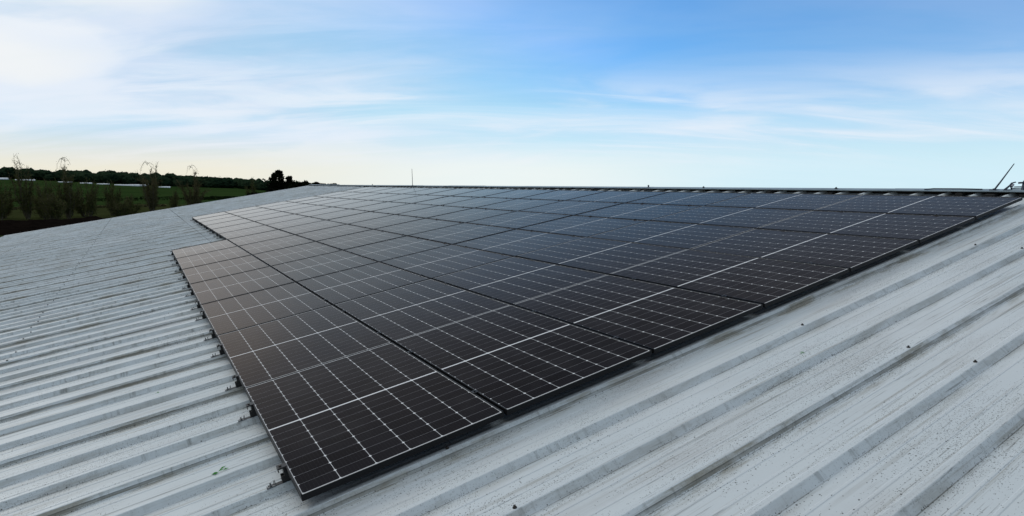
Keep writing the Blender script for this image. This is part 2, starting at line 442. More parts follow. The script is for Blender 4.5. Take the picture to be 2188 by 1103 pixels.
# verge trim at the far gable
vt = MB(); vt.box((EAVE - 0.02, V1 - 0.10, CROWN + 0.001), (RIDGE - 0.02, V1 + 0.03, CROWN + 0.006)); vt.box((EAVE - 0.02, V1 + 0.030, CROWN - 0.18), (RIDGE - 0.02, V1 + 0.034, CROWN + 0.006))
vt.build('verge_trim', M_roof, barn, mtx=LOC)
vt = MB(); vt.box((EAVE - 0.02, V0 - 0.034, CROWN - 0.18), (RIDGE - 0.02, V0 - 0.030, CROWN + 0.006)); vt.box((EAVE - 0.02, V0 - 0.03, CROWN + 0.001), (RIDGE - 0.02, V0 + 0.10, CROWN + 0.006))
vt.build('verge_trim', M_roof, barn, mtx=LOC)
# walls
e0 = MR @ Vector((EAVE + 0.25, 0, PAN - 0.05)); rg = MR @ Vector((RIDGE, 0, PAN - 0.05)); xe = 2 * RX - e0.x
def wall(name, pts):
    MB().quad(*[(x, y, z - GROUND) for x, y, z in pts]).build(name, M_wall, barn)
wall('wall', [(e0.x, V0 + 0.2, GROUND - 0.3), (e0.x, V1 - 0.1, GROUND - 0.3), (e0.x, V1 - 0.1, e0.z), (e0.x, V0 + 0.2, e0.z)])
wall('wall', [(xe, V0 + 0.2, GROUND - 0.3), (xe, V1 - 0.1, GROUND - 0.3), (xe, V1 - 0.1, e0.z), (xe, V0 + 0.2, e0.z)])
for yv in (V0 + 0.2, V1 - 0.1):
    wall('gable_wall', [(e0.x, yv, GROUND - 0.3), (xe, yv, GROUND - 0.3), (xe, yv, e0.z), (rg.x, yv, rg.z), (e0.x, yv, e0.z)])
gut = MB()
gp = [MR @ Vector((EAVE - 0.02, 0, PAN - 0.02))]
gx0, gz0 = gp[0].x, gp[0].z - GROUND
for (dx0, dz0, dx1, dz1) in ((0.03, 0, 0.03, -0.12), (0.03, -0.12, -0.12, -0.12), (-0.12, -0.12, -0.13, -0.01)):
    gut.quad((gx0 + dx0, V0, gz0 + dz0), (gx0 + dx0, V1, gz0 + dz0), (gx0 + dx1, V1, gz0 + dz1), (gx0 + dx1, V0, gz0 + dz1))
gut.build('gutter', M_wall, barn)

# roof screws: the nearest ones are parts of the slope, the tiny far ones one part
def screw_mesh():
    mb = MB(); mb.tube([(0, 0, 0), (0, 0, 0.003)], [0.0105, 0.0095], 10); return mb
scr_w = screw_mesh().build('roof_screw', M_rubber, slope)
hd = MB(); hd.tube([(0, 0, 0.003), (0, 0, 0.0045)], [0.0085, 0.0080], 10); hd.tube([(0, 0, 0.0045), (0, 0, 0.011)], [0.0055, 0.0052], 6)
scr_h = hd.build('screw_head', M_rust, scr_w)
spots = []
for k in range(K0 + 1, K1 - 1):
    vv = VOFF + RIB * k
    if k < 0 and k >= -12: spots += [(0.748, k)] if k in (-2, -5, -8) else []
    if k in (-1, -3, -4, -7): spots.append((3.34, k))
    if k in (-1, -2, -4, -5): spots.append((5.93, k))
    if k == 0: spots.append((0.752, k))
    if 3 <= k <= 70 and (k * 7) % 10 < 8: spots.append((-1.83 + 0.02 * math.sin(k * 3.7), k))
first = True
for (u_, k) in spots[:96]:
    o = scr_w if first else scr_w.copy()
    if not first:
        col.objects.link(o); h2 = scr_h.copy(); col.objects.link(h2); h2.parent = o
    first = False
    o.parent = slope
    o.matrix_basis = Matrix.Translation((u_, VOFF + RIB * k, CROWN + (0.002 if k % 3 == 0 else 0.0002)))
far = MB()
for k in range(K0 + 1, K1 - 1):
    vv = VOFF + RIB * k
    for u_ in (-4.41, -1.83, 0.86):
        if u_ == -1.83 and k <= 70: continue
        if u_ == 0.86 and vv < 23.2 and not (12.4 < vv): continue
        if u_ == 0.86 and vv < 23: continue
        if u_ == -4.41 and (vv < 8 or vv > 34): continue
        z = CROWN + 0.002
        far.tube([(u_, vv, z), (u_, vv, z + 0.010)], [0.011, 0.008], 6)
fo = far.build('roof_screw', M_rubber, slope); fo['kind'] = 'stuff'

# ------------------------------------------------------------------ solar panels
def make_panel(lipy, mcell, rec):
    root = empty('solar_panel', MR)
    f = MB(); lip = 0.0070; d = PT; ly = lipy
    # frame: four mitred bars with a lip over the glass
    for (x0, y0, x1, y1) in ((0, 0, PU, ly), (0, PV - ly, PU, PV), (0, ly, lip, PV - ly), (PU - lip, ly, PU, PV - ly)):
        f.box((x0, y0, -d), (x1, y1, 0.0026 if rec < 0.002 and x1 - x0 < 0.1 else 0.0))
    f.box((lip, ly, -d), (0.028, PV - ly, -d + 0.0018)); f.box((PU - 0.028, ly, -d), (PU - lip, PV - ly, -d + 0.0018))
    f.build('frame', M_frame, root)
    gl = MB(); gl.box((lip, ly, -0.0090), (PU - lip, PV - ly, -rec))
    gl.build('glass_face', mcell, root)
    bk = MB(); bk.box((PU / 2 - 0.05, PV / 2 - 0.04, -0.026), (PU / 2 + 0.05, PV / 2 + 0.04, -0.0092))
    bk.build('junction_box', M_black, root)
    return root
row_name = ['short lowest row of seven', 'second row up the roof', 'third row up the roof', 'fourth row up the roof', 'fifth row up the roof',
            'sixth row up the roof', 'top row under the ridge']
counts = [7, 13, 13, 13, 13, 13, 13]
protos = [make_panel(0.0032, M_cell_a, 0.0014), make_panel(0.0088, M_cell_b, 0.0042)]; fresh = [True, True]
for r in range(7):
    for c in range(counts[r]):
        q = 0 if c < 2 else 1
        o = protos[q] if fresh[q] else copy_tree(protos[q])
        fresh[q] = False
        v0 = c * DV + (0.004 if c == 0 else (-0.0005 if c == 1 else 0.006))
        tilt = Matrix.Rotation(random.gauss(0, 0.0009), 4, 'X') @ Matrix.Rotation(random.gauss(0, 0.0009), 4, 'Y')
        o.matrix_basis = at(r * DU + random.gauss(0, 0.0008), v0 + random.gauss(0, 0.0006), random.gauss(0, 0.0006)) @ tilt
        if r == 0 and c == 0: lab = 'black solar panel at the near bottom corner, nearest to the camera'
        elif c == counts[r] - 1: lab = 'black solar panel at the far end of the ' + row_name[r]
        elif c == 0: lab = 'black solar panel at the near end of the ' + row_name[r]
        else: lab = 'black solar panel, %s from the near end of the %s' % (ORD[c], row_name[r])
        tag(o, lab, 'solar panel', 'solar panels laid in rows on the roof')

# ------------------------------------------------------------------ clamps and end brackets sit on the rib crowns
ribs_used = []
for c in range(13):
    for off in (1, 4) if c % 2 == 0 else (1, 4):
        k = int(round((c * DV + 0.34 + (0 if off == 1 else 1.03)) / RIB - VOFF / RIB))
        ribs_used.append(k)
mc = MB()
mc.box((0.0030, -0.020, -0.060), (0.0165, 0.020, 0.0008)); mc.box((-0.0080, -0.020, 0.0010), (0.0280, 0.020, 0.0042))
mc.tube([(0.0100, 0, 0.0042), (0.0100, 0, 0.0105)], 0.0062, 8)
for r in range(1, 7):
    base = None
    for i, k in enumerate(ribs_used):
        if r == 1 and i >= 14: break
        if r == 1 and i == 0:
            mclamp = mc.build('mid_clamp', M_black); o = mclamp
        else:
            o = mclamp.copy(); col.objects.link(o)
        o.matrix_basis = at(r * DU - 0.0205, VOFF + RIB * k, 0.001)
        tag(o, 'black mid clamp, %s from the near end, below the %s' % (ORD[i], row_name[r]), 'clamp', 'mid clamps in the gaps between panel rows')

def make_bracket():
    root = empty('end_bracket', MR)
    rail = MB()                                    # short mini rail riding on the crown
    rail.box((-0.100, -0.014, 0.0), (0.24, 0.014, 0.003))
    rail.box((-0.030, -0.018, 0.004), (0.24, -0.014, 0.040)); rail.box((-0.030, 0.014, 0.004), (0.24, 0.018, 0.040))
    rail.build('mini_rail', M_black, root)
    ft = MB()
    ft.box((-0.108, -0.018, 0.0032), (-0.064, -0.004, 0.0058)); ft.box((-0.0668, -0.018, 0.0058), (-0.064, -0.004, 0.032)); ft.box((-0.108, -0.018, 0.0058), (-0.1052, -0.004, 0.012))
    ft.box((-0.100, 0.003, 0.0032), (-0.068, 0.014, 0.0058)); ft.box((-0.0708, 0.003, 0.0058), (-0.068, 0.014, 0.022))
    ft.build('foot', M_alu, root)
    bo = MB(); bo.tube([(-0.088, -0.011, 0.0058), (-0.088, -0.011, 0.026)], 0.0040, 8); bo.tube([(-0.088, -0.011, 0.0060), (-0.088, -0.011, 0.0110)], 0.0070, 6)
    bo.build('bolt', M_alu, root)
    cl = MB()
    h = -CROWN
    cl.box((-0.0150, -0.022, 0.0405), (-0.0012, 0.022, h - 0.005)); cl.box((-0.040, -0.022, h - 0.0048), (0.0085, 0.022, h + 0.0032)); cl.box((-0.040, -0.022, h - 0.020), (-0.036, 0.022, h - 0.0049))
    cb = cl.build('clamp', M_black, root)
    MB().tube([(-0.024, 0, h + 0.0034), (-0.024, 0, h + 0.009)], 0.0070, 8).build('clamp_bolt', M_rust, cb)
    return root
bproto = make_bracket(); used = False
for (r, lst) in ((0, list(range(14))), (1, list(range(14, 26)))):
    for i in lst:
        o = copy_tree(bproto) if used else bproto
        used = True
        k = ribs_used[i]
        o.matrix_basis = at(r * DU, VOFF + RIB * k, CROWN + (0.002 if k % 3 == 0 else 0.0003))
        j = i if r == 0 else i - 14
        if r == 0: lab = 'black end bracket with metal foot, %s from the near corner along the short lowest row' % ORD[j]
        else: lab = 'tiny dark end bracket, %s beyond the short row along the second panel row' % ORD[j]
        tag(o, lab, 'bracket', 'end brackets along the lower panel edge')

# ------------------------------------------------------------------ small things on the ridge
capz = lambda v: MR @ Vector((apex_u - 0.12, v, apex_n + 0.008))
def at_w(p): return Matrix.Translation(p)
def cap_at(u, v): return MR @ Vector((u, v, nose_n + (u - nose_u) / (apex_u - nose_u) * (apex_n - nose_n)))
p = cap_at(8.60, 19.25)
o = empty('lightning_rod', at_w(p)); tag(o, 'thin upright rod standing alone on the ridge left of centre', 'lightning rod')
MB().tube([(0, 0, -0.006), (0, 0, 0.02)], [0.045, 0.030], 10).build('base', M_rod, o)
MB().tube([(0, 0, 0.02), (-0.002, 0, 0.3), (-0.012, 0, 0.64)], [0.011, 0.0095, 0.007], 6).build('rod', M_rod, o)

p = cap_at(8.60, 0.535)
o = empty('leaning_rod', at_w(p)); tag(o, 'dark rod leaning to the right on the ridge above the last panels', 'lightning rod')
rx = Vector((0.8516, -0.5242, 0))
tip = rx * 0.215 + Vector((0, 0, 0.325)); kn = rx * 0.070 + Vector((0, 0, 0.105))
MB().tube([(0, 0, 0.004), kn, tip], [0.011, 0.009, 0.005], 7).build('rod', M_rod, o)
clp = MB(); clp.box((-0.05, -0.035, -0.004), (0.05, 0.035, 0.010)); clp.tube([(0, 0, 0.006), (0, 0, 0.022)], 0.018, 8)
clp.build('clip', M_rod, o)
cb2 = MB(); pr = [cap_at(8.60, 0.66) - p, cap_at(8.60, 0.9) - p + Vector((0, 0, 0.004)), cap_at(8.58, 1.2) - p + Vector((0, 0, 0.006)), cap_at(8.47, 1.26) - p + Vector((0, 0, 0.008))]
cb2.tube([q + Vector((0, 0, 0.010)) for q in pr], 0.009, 6); cb2.build('cable', M_rod, o)

p = cap_at(8.62, 0.40)
o = empty('cable_anchor', at_w(p)); tag(o, 'dark metal cable anchor with pale insulator on the ridge at right', 'anchor')
an = MB(); AS = 0.72
an.tube([-rx * 0.06 + Vector((0, 0, 0.004)), rx * 0.02 + Vector((0, 0, 0.075)), rx * 0.05 + Vector((0, 0, 0.118)), rx * 0.115 + Vector((0, 0, 0.135))], [0.018, 0.014, 0.012, 0.010], 6)
an.tube([rx * 0.06 + Vector((0, 0, 0.004)), rx * 0.035 + Vector((0, 0, 0.07))], [0.012, 0.010], 6)
an.box((-0.08, -0.045, -0.006), (0.09, 0.045, 0.006))
an.build('stand', M_rod, o); o.scale = (AS, AS, AS)
MB().tube([rx * 0.045 + Vector((0, 0, 0.060)), rx * 0.075 + Vector((0, 0, 0.100))], [0.026, 0.022], 8).build('insulator', M_ceramic, o)
br = MB(); br.tube([rx * 0.05 + Vector((0, 0, 0.030)), rx * 0.45 + Vector((0, 0, 0.040))], 0.011, 6); br.tube([rx * 0.10 + Vector((0, 0, 0.055)), rx * 0.45 + Vector((0, 0, 0.066))], 0.008, 6)
br.build('bar', M_rod, o)
p = cap_at(8.64, 0.26)
o = empty('cable_post', at_w(p)); tag(o, 'short dark post on the ridge at the right edge of view', 'post')
MB().tube([(0, 0, -0.004), rx * 0.01 + Vector((0, 0, 0.10)), rx * 0.05 + Vector((0, 0, 0.17))], [0.024, 0.018, 0.022], 7).build('post', M_rod, o)
MB().tube([-rx * 0.06 + Vector((0, 0, 0.085)), rx * 0.10 + Vector((0, 0, 0.095))], 0.012, 6).build('arm', M_rod, o)

for (u_, v_, h_, lab) in ((8.62, 6.55, 0.045, 'small dark ridge bolt sticking up, right of the picture centre'),
                          (8.62, 5.1, 0.018, 'low dark ridge bolt on the bare pale stretch of ridge'),
                          (8.62, 24.0, 0.05, 'dark knob on the far ridge left of the upright rod'),
                          (8.62, 2.55, 0.014, 'low ridge bolt at the right, short of the leaning rod')):
    b_ = MB(); b_.tube([(0, 0, -0.004), (0, 0, 0.006)], 0.03, 8); b_.tube([(0, 0, 0.006), (0.004, 0.01, h_)], [0.014, 0.018], 6)
    o = b_.build('ridge_bolt', M_rod, mtx=at_w(cap_at(u_, v_))); tag(o, lab, 'bolt', 'bolts on the ridge')

# ------------------------------------------------------------------ green leaf scraps on the sheeting
def sprig(u_, v_, n_, s, a, lab):
    mb = MB()
    for i in range(5):
        t = a + random.uniform(-0.7, 0.7); L = s * random.uniform(0.35, 1.0); d = Vector((math.cos(t), math.sin(t), 0)); q = Vector((-d.y, d.x, 0))
        b0 = Vector((random.uniform(-s, s) * 0.5, random.uniform(-s, s) * 0.2, 0.003))
        mb.quad(b0, b0 + d * L * 0.5 + q * L * 0.13 + Vector((0, 0, 0.006)), b0 + d * L + Vector((0, 0, 0.002)), b0 + d * L * 0.5 - q * L * 0.13 + Vector((0, 0, 0.003)))
    o = mb.build('leaf_scrap', M_leafgreen, mtx=at(u_, v_, n_)); tag(o, lab, 'leaf', 'green leaf scraps on the roof')
sprig(-0.30, 0.83, PAN, 0.06, 0.2, 'bright green leaf scrap lying left of the nearest panel corner')
sprig(-0.13, 1.02, PAN + 0.0, 0.030, 2.0, 'small green leaf scrap close beside the edge of the nearest panel')
sprig(2.98, -0.56, PAN, 0.035, 1.2, 'green leaf scrap on the roof in front of the fourth panel row')
sprig(-0.55, 2.62, PAN, 0.022, 0.5, 'faint green leaf scrap between ribs left of the second panel')

# ------------------------------------------------------------------ land
def smooth(x, a, b):
    t = min(1, max(0, (x - a) / (b - a))); return t * t * (3 - 2 * t)
def land_z(x, y):
    dx, dy = x + 0.555, y + 2.763
    r = math.hypot(dx, dy); az = math.degrees(math.atan2(dy, dx))
    if az < -90: az += 360
    a1 = np.interp(az, [72, 80, 87.5, 98.3, 120, 160], [0, 0, 2.7, 9.8, 12, 0])
    a2 = np.interp(az, [68, 75, 80.7, 89.7, 98.3, 130, 170], [0, 0.5, 2.0, 10, 13, 13, 0])
    h = a1 * smooth(r, 240, 600)
    if r > 600: h = a1 + (a2 - a1) * smooth(r, 600, 800)
    fall = np.interp(az, [-89, -60, 66, 82], [0.004, 0.016, 0.016, 0.0]) if az < 90 else 0.0
    h -= fall * max(0.0, r - 60)
    return GROUND + h + 0.10 * mnoise.noise(Vector((x * 0.05, y * 0.05, 0)))
def ground_material():
    m = bpy.data.materials.new('rough_pasture'); m.use_nodes = True
    t = NT(m.node_tree); b = t.n['Principled BSDF']; b.inputs['Roughness'].default_value = 1.0; b.inputs['Specular IOR Level'].default_value = 0.0
    P = t.obj(); x, y, z = t.sep(P)
    d1 = t.noise(t.vec(t.mul(x, 0.012), t.mul(y, 0.05), 0), 1.0, 5, 0.6)
    d2 = t.noise(P, 0.35, 5, 0.65)
    c = t.mix(t.ss(d1, 0.35, 0.65), (0.017, 0.037, 0.010), (0.030, 0.053, 0.015))
    dry = t.mul(t.ss(t.add(y, t.mul(t.sub(d2, 0.5), 40)), 235, 195), 0.75)
    c = t.mix(dry, c, (0.036, 0.036, 0.014))
    c = t.mix(t.mul(t.ss(d2, 0.5, 0.7), 0.4), c, (0.030, 0.035, 0.014))
    t.l.new(c, b.inputs['Base Color'])
    return m
gm = MB()
NA = 144
radii = [0, 30, 60, 85, 105, 125, 145, 165, 185, 205, 230, 260, 300, 340, 390, 450, 520, 600, 660, 720, 780, 850, 1000, 1500, 2500, 4500]
for r in radii:
    for j in range(NA):
        a = 2 * math.pi * j / NA; x, y = -0.555 + r * math.cos(a), -2.763 + r * math.sin(a)
        gm.v.append((x, y, land_z(x, y)))
for i in range(len(radii) - 1):
    for j in range(NA):
        gm.f.append((i * NA + j, (i + 1) * NA + j, (i + 1) * NA + (j + 1) % NA, i * NA + (j + 1) % NA))
tag(gm.build('ground', ground_material(), smooth=True), kind='structure')

# dark bank of turned soil between the barn and the willows
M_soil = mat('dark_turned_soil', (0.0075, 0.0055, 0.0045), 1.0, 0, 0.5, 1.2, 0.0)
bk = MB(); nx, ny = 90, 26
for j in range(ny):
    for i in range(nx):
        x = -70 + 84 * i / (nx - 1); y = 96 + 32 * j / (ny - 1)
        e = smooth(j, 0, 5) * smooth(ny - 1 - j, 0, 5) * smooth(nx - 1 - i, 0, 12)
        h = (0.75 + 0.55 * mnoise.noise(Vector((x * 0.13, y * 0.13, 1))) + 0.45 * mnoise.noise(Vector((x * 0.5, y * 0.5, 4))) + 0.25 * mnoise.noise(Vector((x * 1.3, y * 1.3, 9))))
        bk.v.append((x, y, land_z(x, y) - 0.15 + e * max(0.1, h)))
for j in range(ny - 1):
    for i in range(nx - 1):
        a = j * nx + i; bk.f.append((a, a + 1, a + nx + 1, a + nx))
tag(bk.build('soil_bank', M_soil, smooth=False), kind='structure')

# ------------------------------------------------------------------ vegetation
def foliage_mat(name, a, b_, scale):
    m = bpy.data.materials.new(name); m.use_nodes = True
    t = NT(m.node_tree); b = t.n['Principled BSDF']; b.inputs['Roughness'].default_value = 0.9; b.inputs['Specular IOR Level'].default_value = 0.0
    f = t.noise(t.obj(), scale, 4, 0.6); t.l.new(t.mix(t.ss(f, 0.35, 0.65), a, b_), b.inputs['Base Color']); return m
M_bark = mat('grey_brown_bark', (0.13, 0.11, 0.075), 0.9, 0, 0.35, 1.5, 0.0)
M_will = foliage_mat('thin_spring_foliage', (0.055, 0.070, 0.020), (0.095, 0.105, 0.032), 0.9)
M_twig = foliage_mat('olive_twigs', (0.090, 0.082, 0.038), (0.14, 0.12, 0.058), 0.8)
M_dark = foliage_mat('dark_evergreen_needles', (0.006, 0.008, 0.005), (0.014, 0.018, 0.009), 0.8)
M_wood = foliage_mat('far_woodland_leaves', (0.011, 0.023, 0.013), (0.024, 0.040, 0.020), 0.06)  # slight distance haze is mixed into these leaf colours
M_hedge = foliage_mat('hedge_leaves', (0.016, 0.030, 0.010), (0.030, 0.046, 0.016), 0.6)

def rv(s=1.0): return Vector((random.gauss(0, s), random.gauss(0, s), random.gauss(0, s)))
def leaf(mb, p, s):
    d = rv().normalized(); e = d.cross(rv()).normalized()
    mb.quad(p - d * s, p + e * s * 0.45, p + d * s, p - e * s * 0.45)

def coppice(x, y, H, W, stems, leaves, lab, arch=0.5, dens=1.0, mleaf=None):
    """many-stemmed willow: stems fan from the stool, thin and arch at the tips"""
    z0 = land_z(x, y)
    root = empty('willow_tree' if H > 8 else 'willow_shrub', Matrix.Translation((x, y, z0)))
    tag(root, lab, 'tree' if H > 8 else 'shrub', 'willows beyond the roof edge')
    tr = MB(); cr = MB(); tw = MB()
    for i in range(stems):
        a = random.uniform(0, 2 * math.pi); out_ = 1.45 * W * random.uniform(0.15, 1.0); h = H * (1.0 if i < 2 else random.uniform(0.50, 0.86))
        if i == 0: out_ *= 0.4
        d = Vector((math.cos(a), math.sin(a), 0)); pts = []; rad = []
        b0 = d * random.uniform(0.05, 0.35)
        bend = random.uniform(0.2, 1.0) * arch
        for s in range(9):
            t = s / 8
            k = t ** 0.8
            zz = h * (t - bend * 0.16 * smooth(t, 0.72, 1.0))
            off = out_ * (0.75 * k + bend * 0.7 * smooth(t, 0.7, 1.0))
            pts.append(b0 + d * off + Vector((0, 0, zz - 0.1)) + rv(0.05 + 0.09 * t)); rad.append(0.012 + (0.085 + 0.010 * H * 0.5) * (1 - t) ** 1.2)
        tr.tube(pts, rad, 5, False)
        for s in range(2, 9):
            for q in range(int((15 if s < 6 else 13 if s < 8 else 2) * dens)):
                p = pts[s - 1].lerp(pts[s], random.random())
                bd = (d * random.uniform(-0.2, 0.7) + Vector((0, 0, random.uniform(0.4, 1.2))) + rv(0.35)).normalized()
                L = random.uniform(0.5, 1.8) * (1.1 - 0.06 * s)
                e = p + bd * L; m_ = p.lerp(e, 0.5) + rv(0.05)
                tw.tube([p, m_, e], [0.030, 0.022, 0.010], 3, False)
                for _ in range(int(leaves * (0.25 if s >= 7 else 0.62))):
                    leaf(cr, p.lerp(e, random.uniform(0.2, 1.05)) + rv(0.2), random.uniform(0.06, 0.15))
    if arch >= 0.9:                                  # long whips bending over at the top
        for j in range(3):
            sg = random.choice((-1, 1)) if j > 1 else (1, -1)[j]
            x0 = random.uniform(-0.5, 0.3); r_ = random.uniform(0.7, 1.5); top = H * random.uniform(0.93, 0.98); y0 = random.uniform(-0.4, 0.4)
            arc = [Vector((x0 + sg * r_ * q, y0, top - (0.6 + 0.25 * j) * (1.55 * q - 0.62) ** 2 * 1.5)) + rv(0.04) for q in (0, 0.15, 0.3, 0.45, 0.6, 0.75, 0.9, 1.05, 1.2)]
            tw.tube(arc, [0.045, 0.04, 0.038, 0.034, 0.03, 0.027, 0.024, 0.02, 0.012], 4, False)
            for q in arc[2:]:
                for _ in range(2): leaf(cr, q + rv(0.16), 0.07)
    tr.build('trunk', M_bark, root, smooth=True)
    tw.build('branches', M_twig, root)
    cr.build('crown', mleaf or M_will, root)

coppice(-18.3, 141, 12.2, 2.0, 11, 6, 'tallest bare-topped willow at the far left, upright sticks above the wood', 0.1)
coppice(-24.5, 136, 9.4, 2.2, 9, 9, 'leafy willow at the left edge of the picture, below the skyline', 0.3)
coppice(-21.2, 133, 7.6, 1.6, 7, 10, 'bushy low willow between the two leftmost tall willows', 0.3)
coppice(-14.3, 134, 7.6, 1.7, 7, 9, 'low dense willow shrub right of the tallest left willow', 0.3)
coppice(-11.8, 139, 11.9, 2.0, 11, 6, 'tall willow with one arched top, second tall one from the left', 1.0)
coppice(-8.6, 138, 8.0, 1.6, 8, 8, 'mid-height willow just right of the arch-topped one', 0.3)
coppice(-5.0, 148, 7.6, 1.5, 8, 7, 'rounded willow shrub alone in the field gap, left of centre willow', 0.3)
coppice(-2.0, 142, 4.2, 1.8, 8, 7, 'low brown shrub in the grass between two willows', 0.3)
coppice(2.0, 154, 11.9, 2.5, 14, 5, 'big fan-shaped willow with drooping rounded top near the roof edge', 1.0, 1.0, M_twig)
coppice(10.6, 160, 11.2, 2.9, 15, 5, 'dense fan-shaped willow with two bent tips, rightmost of the tall ones', 0.9, 1.0, M_twig)
coppice(6.2, 150, 5.0, 1.0, 5, 6, 'small sapling between the two fan-shaped willows', 0.3)
coppice(28.5, 195, 8.5, 1.4, 6, 10, 'dark narrow willow right of the fan-shaped ones, by the roof edge', 0.2)
coppice(-27.5, 138, 7.0, 1.8, 7, 10, 'willow shrub cut by the left picture border', 0.3)

for (sx, sy, sh, sw, sl) in ((-22.5, 146, 6.0, 2.6, 'broad scrubby willow at the left, behind the tallest one'), (-16.2, 145, 6.4, 2.4, 'broad scrubby willow between the two tall left willows'),
                             (-9.8, 146, 6.0, 2.4, 'broad scrubby willow behind the gap right of the arch-topped one'), (-3.4, 139, 3.2, 2.4, 'low spreading scrub near the soil bank, left of the fan-shaped willow'),
                             (-13.2, 131, 4.6, 2.2, 'low scrub in front of the arch-topped willow'), (-25.5, 131, 5.2, 2.4, 'low scrub by the soil bank at the left border')):
    coppice(sx, sy, sh * 1.12, sw * 0.9, 15, 4, sl, 0.25)

def clump_crown(mb, c, rad, n, size, squash=1.0):
    for _ in range(n):
        p = rv().normalized() * rad * random.uniform(0.55, 1.05); p.z *= squash
        leaf(mb, c + p, size * random.uniform(0.6, 1.4))
def evergreen(x, y, H, blobs, lab, branches=()):
    z0 = land_z(x, y)
    root = empty('evergreen_tree', Matrix.Translation((x, y, z0))); tag(root, lab, 'tree', 'dark evergreens behind the far roof end')
    tr = MB(); tr.tube([(0, 0, -0.2), (0.05, 0, H * 0.5), (0, 0.05, H * 0.9)], [0.28, 0.2, 0.05], 7); 
    cr = MB()
    for (cx, cy, cz, rad, sq) in blobs:
        c = Vector((cx, cy, cz)); n = int(320 * rad * rad + 110)
        clump_crown(cr, c, rad, n, 0.18, sq)
        for _ in range(int(6 + 5 * rad)):
            d = rv().normalized(); d.z = abs(d.z) * 0.8
            c2 = c + Vector((d.x * rad, d.y * rad, d.z * rad * sq))
            clump_crown(cr, c2, rad * 0.32, int(30 + 24 * rad), 0.20)
        tr.tube([(0, 0, max(0.6, cz - rad)), c], [0.09, 0.03], 5)
    for (p, q) in branches:
        p, q = Vector(p), Vector(q); tr.tube([p, p.lerp(q, 0.5) + Vector((0, 0, -0.1)), q], [0.07, 0.04, 0.012], 5)
        for k in range(70):
            t = random.random(); leaf(cr, p.lerp(q, t) + rv(0.22 * (1.05 - t)), 0.13)
    tr.build('trunk', M_bark, root); cr.build('crown', M_dark, root)
# picture-right direction in plan at this bearing is about +x
evergreen(13.4, 71, 8.3, [(0.85, 0.1, 5.85, 0.85, 0.9), (1.7, 0.1, 5.6, 0.8, 0.9), (-0.15, 0, 7.05, 0.70, 1.15), (0.05, 0, 7.75, 0.32, 1.1), (-0.35, 0.1, 6.3, 0.62, 1.0), (0.3, 0, 6.2, 0.6, 1.0), (0.1, 0.2, 5.2, 1.25, 0.9), (0, 0, 3.4, 1.7, 1.0)],
          'large near-black evergreen with a domed top and one side branch', [((-0.5, 0, 6.2), (-1.75, 0, 7.15)), ((-0.5, 0, 5.9), (-1.45, 0, 6.5)), ((-0.4, 0, 5.6), (-1.2, 0, 5.9))])
evergreen(15.2, 71.5, 7.6, [(-0.55, 0, 7.15, 0.26, 1.1), (-0.45, 0, 6.6, 0.24, 1.3), (-0.1, 0, 6.35, 0.26, 1.2), (0.3, 0, 5.95, 0.30, 1.0), (0.6, 0, 5.65, 0.28, 0.9), (0, 0, 4.9, 0.9, 0.9), (0, 0, 2.8, 1.5, 1.0)],
          'slim dark evergreen with a small knob top, right of the domed one', [((0.1, 0, 6.2), (0.95, 0, 6.0)), ((-0.5, 0, 6.9), (-0.95, 0, 6.8)), ((-0.3, 0, 6.9), (0.5, 0, 6.5))])
evergreen(16.5, 72, 6.6, [(0, 0, 6.25, 0.75, 0.85), (0.4, 0, 5.3, 1.4, 0.9), (0, 0, 2.4, 1.5, 1)], 'round-topped low dark evergreen, third from the left behind the roof')
evergreen(18.3, 73, 6.3, [(0, 0, 6.25, 0.65, 0.8), (0.2, 0, 5.4, 1.3, 0.9), (0, 0, 2.4, 1.4, 1)], 'low dark evergreen just above the roof edge, fourth from the left')
evergreen(20.2, 74, 6.0, [(0, 0, 5.95, 0.85, 0.85), (0.9, 0, 5.8, 0.7, 0.8), (-0.6, 0, 5.5, 0.9, 0.9), (0, 0, 3.4, 1.6, 1)], 'low dark evergreen where the roof edge meets the ridge')
evergreen(10.9, 73, 6.0, [(0, 0, 4.6, 0.9, 0.9), (0.6, 0, 4.0, 1.6, 0.9), (0, 0, 2.0, 1.7, 1)], 'low dark evergreen left of the domed one, by the roof edge')
evergreen(24.2, 76, 6.7, [(0, 0, 6.25, 0.45, 0.35), (0.6, 0, 6.15, 0.4, 0.3), (-0.5, 0, 6.3, 0.4, 0.35), (0, 0, 4.6, 1.0, 0.9)], 'flat-topped dark evergreen showing just above the left end of the ridge')

# hedges across the field
def hedge(name, pts, w_, h_, n, lab, m=M_hedge):
    mb = MB(); segs_ = len(pts) - 1
    for _ in range(n):
        s = random.randrange(segs_); t = random.random()
        x = pts[s][0] + (pts[s + 1][0] - pts[s][0]) * t; y = pts[s][1] + (pts[s + 1][1] - pts[s][1]) * t
        hh = h_ * (0.75 + 0.45 * mnoise.noise(Vector((x * 0.25, y * 0.1, 2))))
        p = Vector((x + random.gauss(0, w_ * 0.4), y + random.gauss(0, w_ * 0.4), 0)); p.z = land_z(p.x, p.y) + hh * random.random() ** 0.7
        leaf(mb, p, random.uniform(0.18, 0.40))
    o = mb.build(name, m); tag(o, lab, 'hedge', 'low field hedges')
hedge('field_hedge', [(-75, 258), (-35, 268), (16, 270), (34, 268)], 1.0, 1.7, 6500, 'dark low hedge crossing the green field behind the willows')
hedge('field_hedge', [(-60, 186), (-20, 196), (6, 200)], 0.7, 0.8, 2600, 'thin lower hedge nearer than the long one, among the willows', M_twig)

